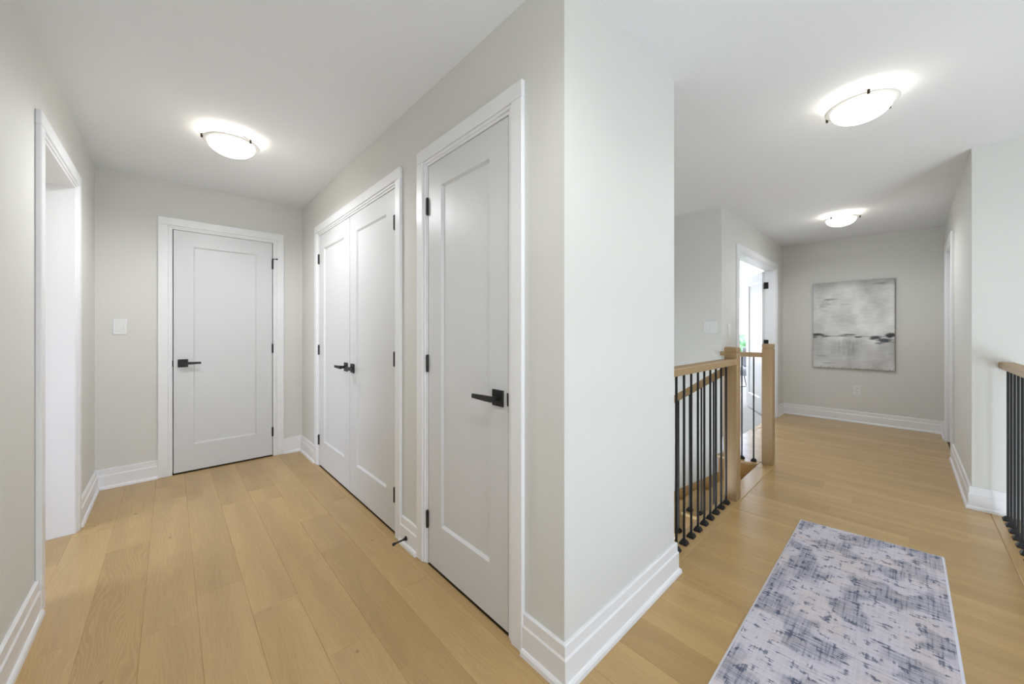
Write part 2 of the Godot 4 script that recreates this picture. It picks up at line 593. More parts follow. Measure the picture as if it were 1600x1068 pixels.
func add_newel(parent: Node3D, x0: float, z0: float) -> void:
	var w := 0.083
	var st := mb()
	box(st, Vector3(x0, 0, z0), Vector3(x0 + w, 1.044, z0 + w), 0.003)
	var o := part("newel_post", st, M.oak_rail, parent)
	var c := mb()
	box(c, Vector3(x0 + 0.005, 1.044, z0 + 0.005), Vector3(x0 + w - 0.005, 1.051, z0 + w - 0.005))
	box(c, Vector3(x0, 1.051, z0), Vector3(x0 + w, 1.086, z0 + w), 0.004)
	part("cap", c, M.oak_rail, o)

# ------------------------------------------------------------------ lamps
func ceiling_lamp(x: float, z: float, turn: float, strength: float, label: String) -> void:
	var t := thing("ceiling_light", label, "ceiling light", Vector3(x, CEIL, z), turn, "flush ceiling lights along the two halls")
	var r := 0.142
	var pan := mb()
	lathe(pan, [Vector2(0.0, -0.018), Vector2(0.085, -0.018), Vector2(0.09, -0.014), Vector2(0.09, 0.0)], 32)
	part("ceiling_pan", pan, M.plate, t)
	var sh := mb()
	var prof := []
	for k in 13:
		var a := PI * 0.5 * k / 12.0
		prof.append(Vector2(0.124 * sin(a), -0.054 - 0.072 * cos(a)))
	lathe(sh, prof, 48)
	part("lamp_shade", sh, M.shade, t)
	# flat flange of the glass, unlit at its edge
	var fl := mb()
	lathe(fl, [Vector2(0.1235, -0.054), Vector2(r + 0.003, -0.050), Vector2(r + 0.005, -0.048), Vector2(r + 0.003, -0.046), Vector2(0.118, -0.050)], 48)
	part("rim", fl, M.rim_glass, t)
	for k in 3:
		var a := TAU * k / 3.0
		var c := Vector3(cos(a), 0, sin(a))
		var clip := mb()
		bar(clip, c * 0.088 + Vector3(0, -0.012, 0), c * (r + 0.004) + Vector3(0, -0.042, 0), 0.003, -1.0, 8)
		bar(clip, c * (r + 0.005) + Vector3(0, -0.040, 0), c * (r + 0.005) + Vector3(0, -0.062, 0), 0.0062, 0.0055, 12)
		part("clip", clip, M.bronze, t)
	var l := OmniLight3D.new()
	l.name = "bulb"
	l.light_color = Color(1.0, 0.95, 0.88)
	l.light_energy = LAMP * minf(strength, 1.0)
	l.light_size = 0.05
	l.omni_range = 12.0
	l.omni_attenuation = 2.0
	l.shadow_enabled = true
	t.add_child(l, true)
	l.position = Vector3(0, -0.09, 0)
	var d := SpotLight3D.new()
	d.name = "bulb_down"
	d.light_color = Color(0.975, 0.985, 1.0)
	d.light_energy = LAMP_DOWN * strength
	d.light_size = 0.10
	d.spot_angle = 87.0
	d.spot_angle_attenuation = 0.6
	d.spot_range = 12.0
	d.spot_attenuation = 2.0
	d.shadow_enabled = true
	t.add_child(d, true)
	d.position = Vector3(0, -0.135, 0)
	d.rotation.x = -PI / 2

const LAMP := 0.007
const LAMP_DOWN := 0.30

func area(called: String, at: Vector3, towards: Vector3, size: Vector2, energy: float, color: Color) -> void:
	var l := AreaLight3D.new()
	l.name = called
	add_child(l, true)
	l.area_size = size
	l.area_normalize_energy = true
	l.light_energy = energy
	l.light_color = color
	l.area_range = 30.0
	l.area_attenuation = 2.0
	l.shadow_enabled = true
	l.look_at_from_position(at, at + towards, Vector3.UP if absf(towards.y) < 0.9 else Vector3.FORWARD)

func window_unit(n: int, label: String, at: Vector3, turn: float, w: float, h: float, mullions: int) -> void:
	var t := thing("window_%d" % n, label, "window", at, turn, "", "structure")
	var fr := 0.05
	var st := mb()
	for s in [-1.0, 1.0]:
		box(st, Vector3(s * w * 0.5, 0, -0.09), Vector3(s * (w * 0.5 - fr), h, -0.02), 0.003)
	box(st, Vector3(-w * 0.5, 0, -0.09), Vector3(w * 0.5, fr, -0.02), 0.003)
	box(st, Vector3(-w * 0.5, h - fr, -0.09), Vector3(w * 0.5, h, -0.02), 0.003)
	for k in mullions:
		var x := -w * 0.5 + w * (k + 1) / (mullions + 1)
		box(st, Vector3(x - 0.025, 0, -0.09), Vector3(x + 0.025, h, -0.02), 0.003)
	part("window_frame", st, M.trim, t)
	var gl := mb()
	box(gl, Vector3(-w * 0.5 + fr * 0.5, fr * 0.5, -0.058), Vector3(w * 0.5 - fr * 0.5, h - fr * 0.5, -0.054))
	part("pane", gl, M.glass, t)
	var c := mb()
	for s in [-1.0, 1.0]:
		box(c, Vector3(s * w * 0.5, -0.08, 0.0), Vector3(s * (w * 0.5 + 0.08), h + 0.08, 0.018), 0.003)
	box(c, Vector3(-w * 0.5, h, 0.0), Vector3(w * 0.5, h + 0.08, 0.018), 0.003)
	box(c, Vector3(-w * 0.5, -0.08, 0.0), Vector3(w * 0.5, 0.0, 0.03), 0.003)
	part("casing", c, M.trim, t)

# ==================================================================
func _ready() -> void:
	rng.seed = 20
	# ---- camera
	var cam := Camera3D.new()
	cam.name = "camera"
	add_child(cam)
	cam.projection = Camera3D.PROJECTION_FRUSTUM
	cam.near = 0.05
	cam.far = 200.0
	cam.size = cam.near * IMG_H / FOCAL
	cam.frustum_offset = Vector2(0, -cam.near * (IMG_H * 0.5 - HORIZON) / FOCAL)
	cam.position = Vector3(0, 1.2, 0)
	cam.rotation.y = -0.7493
	cam.current = true
	# ---- sky and exposure
	var env := Environment.new()
	var sky := Sky.new()
	var pm := ProceduralSkyMaterial.new()
	pm.sky_top_color = Color(0.62, 0.74, 0.92)
	pm.sky_horizon_color = Color(0.86, 0.90, 0.95)
	pm.ground_bottom_color = Color(0.32, 0.36, 0.28)
	pm.ground_horizon_color = Color(0.80, 0.84, 0.86)
	pm.sky_energy_multiplier = 2.2
	pm.ground_energy_multiplier = 1.2
	sky.sky_material = pm
	env.background_mode = Environment.BG_SKY
	env.sky = sky
	env.tonemap_mode = Environment.TONE_MAPPER_LINEAR
	env.tonemap_exposure = 1.98
	env.sdfgi_enabled = true
	env.ssao_enabled = true
	env.ssil_enabled = true
	var we := WorldEnvironment.new()
	we.name = "environment"
	we.environment = env
	add_child(we)
	# ---- daylight through the windows
	var day := Color(0.89, 0.94, 1.0)
	area("window_light_great_room", Vector3(0.60, -0.30, 3.66), Vector3(0, 0, -1), Vector2(1.0, 3.4), 2.6, day)
	area("window_light_great_room", Vector3(-0.38, -0.85, 3.1), Vector3(1, 0, 0), Vector2(0.9, 2.7), 4.2, day)
	area("window_light_lower", Vector3(-0.38, -1.85, -2.6), Vector3(1, 0, 0), Vector2(2.0, 1.25), 6.5, day)
	area("window_light_bedroom", Vector3(10.05, 1.3, -3.95), Vector3(-1, 0, 0.3), Vector2(0.9, 1.4), 6.0, Color(0.97, 0.98, 1.0))
	area("window_light_side_room", Vector3(-2.46, 1.3, -2.6), Vector3(1, 0, 0), Vector2(1.2, 1.2), 0.8, Color(1.0, 0.98, 0.95))

	make_materials()
	build_shell()
	build_floor()
	build_baseboards()
	build_doors()
	build_windows()
	build_stairs()
	build_railings()
	build_objects()

# ------------------------------------------------------------------ walls, ceiling
func build_shell() -> void:
	var T := CEIL
	var w: Material = M.wall
	struct("ceiling", boxes([[-2.72, 10.34, T, T + 0.15, -4.85, 3.95]]), M.ceiling, "plain white ceiling over both halls and the stairwell", "ceiling")
	# left wall with the cased opening (z -3.378 .. -2.542, y 0 .. 2.067)
	struct("wall_left", boxes([[-0.57, -0.418, 0, T, -2.566, 2.65], [-0.57, -0.418, 0, T, 3.55, 3.7], [-0.57, -0.418, 0.5, T, 2.65, 3.55], [-0.57, -0.418, 0, T, -4.285, -3.378], [-0.57, -0.418, 2.067, T, -3.378, -2.566], [-0.57, -0.418, -2.95, 0, 0.49, 2.65], [-0.57, -0.418, -2.95, 0, 3.55, 3.7], [-0.57, -0.418, -2.95, -2.2, 2.65, 3.55]]), w,
		"off-white wall on the far left with the cased opening", "wall")
	# far wall with door 1
	struct("wall_far", boxes([[-0.418, -0.007, 0, T, -4.285, -4.165], [0.743, 0.975, 0, T, -4.285, -4.165], [-0.007, 0.743, 2.070, T, -4.285, -4.165], [-0.1, 0.85, -0.1, 2.2, -4.32, -4.285]]), w,
		"off-white end wall of the left hall around the single white door", "wall")
	# closet wall with doors 2 and 3
	struct("wall_closet", boxes([[0.975, 1.095, 0, T, -4.165, -3.600], [0.975, 1.095, 0, T, -2.038, -1.705], [0.975, 1.095, 0, T, -1.045, -0.908], [0.975, 1.095, 2.070, T, -3.600, -2.038], [0.975, 1.095, 2.070, T, -1.705, -1.045]]), w,
		"off-white wall with the double closet doors and the narrow door", "wall")
	struct("wall_corner", boxes([[0.975, 1.835, 0, T, -0.908, -0.788]]), w, "pale wall end facing the viewer right of the narrow door, projecting corner in the middle", "wall")
	struct("wall_stair_west", boxes([[1.715, 1.835, -0.25, T, -4.165, -0.908]]), w, "off-white wall on the closet side of the stairwell", "wall")
	struct("wall_stair_north", boxes([[0.975, 3.98, -2.95, T, -4.285, -4.165]]), w, "off-white wall across the far end of the stairwell", "wall")
	struct("wall_stair_east", boxes([[3.98, 4.10, -2.95, T, -4.6, -1.362], [3.98, 4.10, -2.95, T, -1.362, -1.242]]), w, "grey-shaded wall behind the balusters with the double switch", "wall")
	# right hall
	struct("wall_hall_north", boxes([[4.10, 4.497, 0, T, -1.362, -1.242], [6.163, 10.22, 0, T, -1.362, -1.242], [4.497, 6.163, 2.067, T, -1.362, -1.242], [4.10, 10.22, -0.25, -0.02, -1.362, -1.242]]), w,
		"off-white side wall of the right hall with the open bedroom doorway", "wall")
	struct("wall_hall_east", boxes([[6.6, 6.72, 0, T, -1.242, 0.301]]), w, "off-white end wall of the right hall behind the painting", "wall")
	struct("wall_hall_south", boxes([[3.98, 5.423, 0, T, 0.301, 0.421], [6.177, 6.72, 0, T, 0.301, 0.421], [5.423, 6.177, 2.070, T, 0.301, 0.421], [5.3, 6.3, -0.1, 2.2, 0.421, 0.45]]), w,
		"off-white side wall of the right hall with the narrow recessed doorway", "wall")
	struct("wall_great_east", boxes([[3.98, 4.10, -2.95, T, 0.421, 3.7], [3.98, 4.10, -2.95, -0.25, 0.301, 0.421]]), w, "bright white wall at the far right behind the railing end", "wall")
	# great room south wall with two windows: x .4..1.9 y -1.85..2.05 ; x 2.4..3.6 y -1.85..0.05
	struct("wall_great_south", boxes([[-0.57, 0.10, -2.95, T, 3.7, 3.82], [0.10, 1.10, -2.95, -2.0, 3.7, 3.82], [0.10, 1.10, 1.4, T, 3.7, 3.82], [1.10, 4.10, -2.95, T, 3.7, 3.82]]), w,
		"off-white window wall of the great room behind the viewer", "wall")
	struct("wall_lower", boxes([[-0.57, -0.418, -2.95, -0.25, -4.285, -3.6], [-0.57, -0.418, -2.95, -0.25, -1.6, 0.49], [-0.57, -0.418, -2.95, -2.5, -3.6, -1.6], [-0.57, -0.418, -0.7, -0.25, -3.6, -1.6], [-0.418, 0.975, -2.95, -0.25, -4.285, -4.165], [3.98, 4.10, -2.95, -0.25, -1.242, 0.301]]), w, "off-white walls of the storey below", "wall")
	struct("floor_lower", boxes([[-0.54, 4.10, -3.1, -2.95, -4.285, 3.82]]), M.lower, "oak-coloured floor of the storey below", "floor")
	# bedroom beyond the double doorway
	struct("wall_bedroom_north", boxes([[4.10, 10.22, -0.02, T, -4.72, -4.6]]), M.ceiling, "white far wall of the bedroom beyond the doorway", "wall")
	struct("wall_bedroom_east", boxes([[10.1, 10.22, -0.02, T, -4.6, -4.4], [10.1, 10.22, -0.02, T, -3.5, -3.3], [10.1, 10.22, -0.02, T, -2.1, -1.362], [10.1, 10.22, -0.02, 0.6, -4.4, -2.1], [10.1, 10.22, 2.02, T, -4.4, -2.1]]), M.ceiling, "white wall of the bedroom with the window to the garden", "wall")
	struct("floor_bedroom", boxes([[4.10, 10.22, -0.25, -0.002, -4.72, -1.30]]), M.carpet, "light grey carpet in the bedroom beyond the doorway", "floor")
	# side room beyond the cased opening
	struct("wall_side_room", boxes([[-2.62, -0.57, 0, T, -4.40, -4.285], [-2.62, -0.57, 0, T, -1.0, -0.88], [-2.62, -2.5, 0, 0.7, -4.285, -1.0], [-2.62, -2.5, 1.9, T, -4.285, -1.0], [-2.62, -2.5, 0.7, 1.9, -4.285, -3.2], [-2.62, -2.5, 0.7, 1.9, -2.0, -1.0]]), M.ceiling, "white walls of the side room through the cased opening", "wall")
	struct("ground", boxes([[9.9, 40.0, -3.3, -3.1, -25.0, 15.0]]), M.lawn, "green lawn outside the bedroom window", "ground")

# ------------------------------------------------------------------ floors
func plank_mesh(x0: float, x1: float, z0: float, z1: float, row0: float) -> SurfaceTool:
	var st := mb()
	var y := rng.randf_range(-0.0003, 0.0002)
	var b := 0.0012
	var d := 0.0011
	var lane: int = [0, 3, 3, 0, 0, 3, 2, 3][rng.randi_range(0, 7)]
	if absf(row0 + 0.255) < 0.01 and z1 < -1.15 and z0 > -3.0:
		lane = 1
	var vo := rng.randf()
	var flip := rng.randi_range(0, 1) == 1
	var uv := func(p: Vector3) -> Vector2:
		var a := clampf((p.x - row0) / 0.17, 0.01, 0.99)
		if flip:
			a = 1.0 - a
		return Vector2((lane + a) * 0.25, p.z / 2.4 + vo)
	var o := [Vector3(x0, y - d, z0), Vector3(x1, y - d, z0), Vector3(x1, y - d, z1), Vector3(x0, y - d, z1)]
	var i := [Vector3(x0 + b, y, z0 + b), Vector3(x1 - b, y, z0 + b), Vector3(x1 - b, y, z1 - b), Vector3(x0 + b, y, z1 - b)]
	quad(st, i[0], i[1], i[2], i[3], Vector3.UP, [uv.call(i[0]), uv.call(i[1]), uv.call(i[2]), uv.call(i[3])])
	var ns := [Vector3(0, 1, -1), Vector3(1, 1, 0), Vector3(0, 1, 1), Vector3(-1, 1, 0)]
	for k in 4:
		var k1 := (k + 1) % 4
		quad(st, o[k], o[k1], i[k1], i[k], ns[k].normalized(), [uv.call(o[k]), uv.call(o[k1]), uv.call(i[k1]), uv.call(i[k])])
		var dn := Vector3(0, -0.012, 0)
		quad(st, o[k], o[k1], o[k1] + dn, o[k] + dn, Vector3(ns[k].x, 0, ns[k].z))
	return st

func build_floor() -> void:
	var f := thing("floor", "light oak plank floor running through both halls", "floor", Vector3.ZERO, 0.0, "", "structure")
	var sub := boxes([[-0.54, 1.835, -0.25, -0.008, -4.285, 0.477], [1.835, 3.905, -0.25, -0.008, -0.892, 0.477], [3.905, 3.98, -0.25, -0.008, -1.242, 0.477], [3.98, 4.10, -0.25, -0.008, -1.242, 0.301], [4.10, 6.72, -0.25, -0.008, -1.242, 0.421], [4.5, 6.16, -0.02, -0.008, -1.30, -1.242], [-2.62, -0.57, -0.25, -0.008, -4.285, -1.0]])
	part("subfloor", sub, M.subfloor, f)
	# joints read off the photograph, by row (row k starts at x = -0.425 + 0.17 k)
	var joints := {0: [-3.3, -2.18, -1.0], 1: [-3.75, -2.95, -1.2], 2: [-3.58, -2.04, -0.5], 3: [-3.88, -2.19, -0.85], 4: [-3.2, -1.878, -0.62], 5: [-3.99, -3.35, -1.45], 6: [-2.60, -2.16, -0.9], 7: [-3.45, -2.75, -1.6], 8: [-3.0, -1.75]}
	var regions := [[-0.425, 0.975, -4.165, 0.375, true], [0.975, 1.835, -0.788, 0.375, false], [1.835, 3.89, -0.80, 0.375, false], [3.89, 3.98, -0.80, 0.375, false], [3.98, 6.6, -1.242, 0.301, false], [4.497, 6.163, -1.30, -1.242, false], [-0.765, -0.425, -3.378, -2.552, false], [-1.6, -0.765, -4.2, -1.1, false]]
	var last := -1
	for g in regions:
		var k0 := int(floor((g[0] + 0.425) / 0.17))
		var k1 := int(ceil((g[1] + 0.425) / 0.17))
		for k in range(k0, k1):
			var r0 := -0.425 + 0.17 * k
			var xa := maxf(r0, g[0])
			var xb := minf(r0 + 0.17, g[1])
			if xb - xa < 0.012:
				continue
			var cuts := [g[2]]
			if g[4] and joints.has(k):
				cuts.append_array(joints[k])
			elif g[3] - g[2] > 0.8 and rng.randf() < 0.75:
				cuts.append(rng.randf_range(g[2] + 0.25, g[3] - 0.25))
			cuts.append(g[3])
			for c in cuts.size() - 1:
				var tone := rng.randi_range(0, 6)
				if tone == last:
					tone = (tone + 3) % 7
				last = tone
				part("plank", plank_mesh(xa, xb, cuts[c], cuts[c + 1], r0), M.plank[tone], f)
	# border boards with a rounded nosing at the open edges
	var edge := func(x0: float, x1: float, z0: float, z1: float, grain: int) -> void:
		var st := mb()
		box(st, Vector3(x0 + 0.0008, -0.026, z0 + 0.0008), Vector3(x1 - 0.0008, 0.0005, z1 - 0.0008), 0.004, grain)
		part("border_board", st, M.plank[2], f)
	edge.call(1.835, 3.80, -0.915, -0.80, 0)
	edge.call(3.80, 3.98, -0.915, -0.80, 0)
	edge.call(3.885, 3.98, -1.262, -0.915, 2)
	edge.call(-0.418, 1.6, 0.375, 0.495, 0)
	edge.call(1.6, 3.98, 0.375, 0.495, 0)
	# plain white fascia under the open edges
	var fa := boxes([[1.835, 3.89, -0.30, -0.027, -0.905, -0.893], [-0.418, 3.98, -0.30, -0.027, 0.478, 0.49]])
	part("fascia", fa, M.fascia, f)
	part("fascia", boxes([[3.892, 3.904, -0.30, -0.027, -1.242, -0.905]]), M.oak_skirt, f)

func build_baseboards() -> void:
	var prof := [Vector2(0.0005, 0.150), Vector2(0.009, 0.150), Vector2(0.012, 0.146), Vector2(0.0125, 0.108), Vector2(0.017, 0.101), Vector2(0.017, 0.024), Vector2(0.022, 0.022), Vector2(0.027, 0.015), Vector2(0.029, 0.0005)]
	var V := func(x: float, z: float) -> Vector2: return Vector2(x, z)
	var list := [
		["baseboard_left", [V.call(-0.418, 0.48), V.call(-0.418, -2.495)], "white baseboard along the near stretch of the far-left wall"],
		["baseboard_far", [V.call(-0.418, -3.436), V.call(-0.418, -4.165), V.call(-0.0755, -4.165)], "white baseboard in the far left corner beside the end door"],
		["baseboard_closet", [V.call(0.8115, -4.165), V.call(0.975, -4.165), V.call(0.975, -3.6695)], "short white baseboard in the corner between end door and closet doors"],
		["baseboard_between", [V.call(0.975, -1.9685), V.call(0.975, -1.7755)], "short white baseboard between the closet doors and the narrow door"],
		["baseboard_corner", [V.call(0.975, -0.9745), V.call(0.975, -0.788), V.call(1.835, -0.788), V.call(1.835, -0.83)], "white baseboard wrapping the projecting wall corner in the foreground"],
		["baseboard_north", [V.call(3.98, -1.242), V.call(4.4265, -1.242)], "white baseboard left of the bedroom doorway in the right hall"],
		["baseboard_east", [V.call(6.2335, -1.242), V.call(6.6, -1.242), V.call(6.6, 0.301), V.call(6.2475, 0.301)], "white baseboard under the painting at the end of the right hall"],
		["baseboard_south", [V.call(5.3525, 0.301), V.call(3.98, 0.301), V.call(3.98, 0.49)], "white baseboard round the corner by the right railing"],
	]
	for b in list:
		struct(b[0], moulding(b[1], prof), M.trim, b[2], "baseboard")

# ------------------------------------------------------------------ doors
func build_doors() -> void:
	# 1: end of the left hall
	var d := thing("door_1", "single white panel door at the end of the left hall, black lever on its left", "door", Vector3(0.368, 0, -4.165), 0.0, "", "structure")
	add_frame(d, 0.706, 2.047, 0.12)
	var leaf := add_leaf(d, -0.350, 0.350, 2.047, 0.0)
	add_handle(d, -0.291, 0.0, 1.0)
	add_hinges(d, 0.352, 0.0055)
	add_strike(d, -0.3545, 0.004)
	var stp := mb()
	bar(stp, Vector3(0.352, 1.894, 0.008), Vector3(0.385, 1.894, 0.028), 0.003)
	bar(stp, Vector3(0.380, 1.894, 0.025), Vector3(0.388, 1.894, 0.030), 0.0065)
	bar(stp, Vector3(0.352, 1.887, 0.006), Vector3(0.352, 1.898, 0.006), 0.006)
	part("hinge_pin_stop", stp, M.black, d)
	# 2: closet pair
	d = thing("door_2", "white double closet doors with two black levers side by side", "door", Vector3(0.975, 0, -2.819), -PI / 2, "", "structure")
	add_frame(d, 1.517, 2.047, 0.12)
	add_leaf(d, -0.755, 0.0025, 2.047, 0.0)
	add_leaf(d, 0.0075, 0.755, 2.047, 0.0)
	add_handle(d, -0.072, 0.0, -1.0)
	add_handle(d, 0.066, 0.0, 1.0)
	add_hinges(d, -0.757, 0.0055)
	add_hinges(d, 0.757, 0.0055)
	# 3: narrow door nearest the viewer
	d = thing("door_3", "narrow white panel door nearest the viewer, black lever at its right edge", "door", Vector3(0.975, 0, -1.375), -PI / 2, "", "structure")
	add_frame(d, 0.617, 2.047, 0.12)
	add_leaf(d, -0.305, 0.305, 2.047, 0.0, 0.118)
	add_handle(d, 0.247, 0.0, -1.0)
	add_hinges(d, -0.307, 0.0055)
	add_strike(d, 0.3085, 0.004)
	# 4: cased opening on the left wall
	d = thing("door_4", "white cased opening without a door on the far-left wall", "door", Vector3(-0.418, 0, -2.972), PI / 2, "", "structure")
	add_frame(d, 0.768, 2.045, 0.152, true)
	# 5: double doorway to the bedroom
	d = thing("door_5", "open white bedroom doorway behind the stair posts with its door swung inward", "door", Vector3(5.33, 0, -1.242), 0.0, "", "structure")
	add_frame(d, 1.622, 2.045, 0.12, true)
	var leaf5 := Node3D.new()
	leaf5.name = "swung_door"
	d.add_child(leaf5, true)
	leaf5.position = Vector3(0.812, 0, -0.135)
	leaf5.rotation.y = atan2(0.37, 0.67)
	add_leaf(leaf5, 0.0, 0.765, 2.04, 0.018, 0.125)
	add_handle(leaf5, 0.70, 0.018, -1.0)
	var other := Node3D.new()
	other.name = "swung_door"
	d.add_child(other, true)
	other.position = Vector3(-0.812, 0, -0.145)
	other.rotation.y = PI / 2 + 0.08
	add_leaf(other, 0.0, 0.765, 2.04, 0.018, 0.125)
	for y in [1.842, 1.035, 0.234]:
		var h := mb()
		box(h, Vector3(0.768, y - 0.045, -0.106), Vector3(0.8125, y + 0.045, -0.104))
		bar(h, Vector3(0.815, y - 0.045, -0.126), Vector3(0.815, y + 0.045, -0.126), 0.008)
		box(h, Vector3(0.811, y - 0.045, -0.122), Vector3(0.8135, y + 0.045, -0.078))
		part("hinge", h, M.black, d)
	# 6: recessed door on the right side wall of the right hall
	d = thing("door_6", "narrow recessed white doorway right of the painting", "door", Vector3(5.80, 0, 0.301), PI, "", "structure")
	add_frame(d, 0.71, 2.047, 0.12)
	add_leaf(d, -0.350, 0.350, 2.047, -0.082)

func build_windows() -> void:
	window_unit(1, "bright bedroom window with green leaves outside", Vector3(10.1, 0.6, -2.7), -PI / 2, 1.2, 1.42, 0)
	window_unit(2, "second bedroom window beside the garden window, outside the photo", Vector3(10.1, 0.6, -3.95), -PI / 2, 0.9, 1.42, 0)
	window_unit(3, "tall great room window facing the left hall, outside the photo", Vector3(0.60, -2.0, 3.7), PI, 1.0, 3.4, 1)
	window_unit(4, "tall great room corner window on the side wall, outside the photo", Vector3(-0.418, -2.2, 3.1), PI / 2, 0.9, 2.7, 0)
	window_unit(6, "window of the storey below under the left hall, outside the photo", Vector3(-0.418, -2.5, -2.6), PI / 2, 2.0, 1.8, 1)
	window_unit(5, "side room window opposite the cased opening, outside the photo", Vector3(-2.5, 0.7, -2.6), PI / 2, 1.2, 1.2, 0)

# ------------------------------------------------------------------ stairs
func build_stairs() -> void:
	var t := thing("staircase", "oak stair flight going down behind the black balusters", "staircase", Vector3.ZERO)
	var rise := 0.1933
	var go := 0.257
	var z := -0.905
	for k in 9:
		var y := -rise * (k + 1)
		var x1 := 3.888 if k == 0 else 3.955
		var r := mb()
		box(r, Vector3(2.905, y - 0.004, z - 0.016), Vector3(x1, y + rise - 0.0285, z), 0.0, 0)
		part("riser", r, M.oak_stair, t)
		var s := mb()
		box(s, Vector3(2.895, y - 0.027, z - go - 0.026), Vector3(x1, y, z - 0.0005), 0.004, 0)
		part("tread", s, M.oak_stair, t)
		z -= go
	var ld := mb()
	box(ld, Vector3(1.84, -rise * 9 - 0.2, -4.16), Vector3(3.955, -rise * 9 - 0.028, z + 0.25), 0.0, 0)
	part("landing", ld, M.oak_stair, t)
	var sk := mb()
	slanted(sk, 3.957, 3.978, -1.265, -0.19, -3.3, -0.19 - 2.035 * 0.752, 0.26)
	part("skirt_board", sk, M.oak_skirt, t)
	var sg := mb()
	slanted(sg, 2.905, 2.935, -0.93, -0.235, -3.2, -0.235 - 2.27 * 0.752, 0.22)
	part("stringer", sg, M.oak_stair, t)

func build_railings() -> void:
	# along the landing edge, from the wall corner to the first post
	var t := thing("landing_railing", "oak handrail on black balusters between the wall corner and the first oak post", "railing")
	var st := mb()
	box(st, Vector3(1.8355, 0.963, -0.891), Vector3(2.9125, 1.004, -0.813), 0.004, 0)
	part("handrail", st, M.oak_rail, t)
	for k in 10:
		add_baluster(t, Vector3(1.918 + 0.1015 * k, 0.0005, -0.855), 0.963)
	add_newel(t, 2.913, -0.894)
	# short side railing from the second post to the hall corner
	t = thing("side_railing", "short oak railing with two black balusters behind the gap, ending at the second oak post", "railing")
	st = mb()
	box(st, Vector3(3.925, 0.963, -1.2405), Vector3(3.998, 1.004, -0.8945), 0.004, 2)
	part("handrail", st, M.oak_rail, t)
	for z in [-0.962, -1.058, -1.154]:
		add_baluster(t, Vector3(3.945, 0.0005, z), 0.963)
	add_newel(t, 3.92, -0.894)
	# sloping rail down the open side of the flight
	t = thing("stair_railing", "sloping oak handrail with black balusters descending behind the landing balusters", "railing")
	st = mb()
	var slope := 0.70
	slanted(st, 2.922, 2.982, -0.8945, 0.945, -3.1, 0.945 - (3.1 - 0.8945) * slope, 0.058)
	part("handrail", st, M.oak_rail, t)
	for k in 22:
		var z := -0.975 - 0.0857 * k
		var step := int(floor((-z - 0.905) / 0.257))
		var foot := -0.1933 * (step + 1)
		var top := 0.945 - (-z - 0.8945) * slope - 0.055
		add_baluster(t, Vector3(2.95, foot + 0.0005, z), top - foot)
	# balcony over the great room, at the right edge of the picture
	t = thing("balcony_railing", "oak railing on dark balusters at the right edge by the bright wall", "railing")
	st = mb()
	box(st, Vector3(-0.417, 0.957, 0.410), Vector3(3.9795, 0.998, 0.478), 0.004, 0)
	part("handrail", st, M.oak_rail, t)
	for k in 41:
		add_baluster(t, Vector3(3.878 - 0.105 * k, 0.0005, 0.437), 0.957)

# ------------------------------------------------------------------ plates
func switch_plate(label: String, at: Vector3, turn: float, rockers: int) -> void:
	var t := thing("light_switch", label, "light switch", at, turn, "white wall switches")
	var w := 0.032 + 0.046 * rockers
	var st := mb()
	box(st, Vector3(-w * 0.5, -0.062, 0.0005), Vector3(w * 0.5, 0.062, 0.006), 0.003)
	part("plate", st, M.plate, t)
	for k in rockers:
		var x := (k - (rockers - 1) * 0.5) * 0.046
		var fr := mb()
		# thin recessed rim
		for s in [-1.0, 1.0]:
			box(fr, Vector3(x + s * 0.0185, -0.036, 0.0055), Vector3(x + s * 0.0205, 0.036, 0.0068))
			box(fr, Vector3(x - 0.0205, s * 0.0345, 0.0055), Vector3(x + 0.0205, s * 0.036, 0.0068))
		part("rim", fr, M.fascia, t)
		var r := mb()
		quad(r, Vector3(x - 0.0165, -0.033, 0.0105), Vector3(x + 0.0165, -0.033, 0.0105), Vector3(x + 0.0165, 0.033, 0.007), Vector3(x - 0.0165, 0.033, 0.007), Vector3(0, 0.05, 1).normalized())
		quad(r, Vector3(x - 0.0165, -0.033, 0.0055), Vector3(x + 0.0165, -0.033, 0.0055), Vector3(x + 0.0165, -0.033, 0.0105), Vector3(x - 0.0165, -0.033, 0.0105), Vector3.DOWN)
		for s in [-1.0, 1.0]:
			quad(r, Vector3(x + s * 0.0165, -0.033, 0.0055), Vector3(x + s * 0.0165, -0.033, 0.0105), Vector3(x + s * 0.0165, 0.033, 0.007), Vector3(x + s * 0.0165, 0.033, 0.0055), Vector3(s, 0, 0))
		part("rocker", r, M.plate, t)

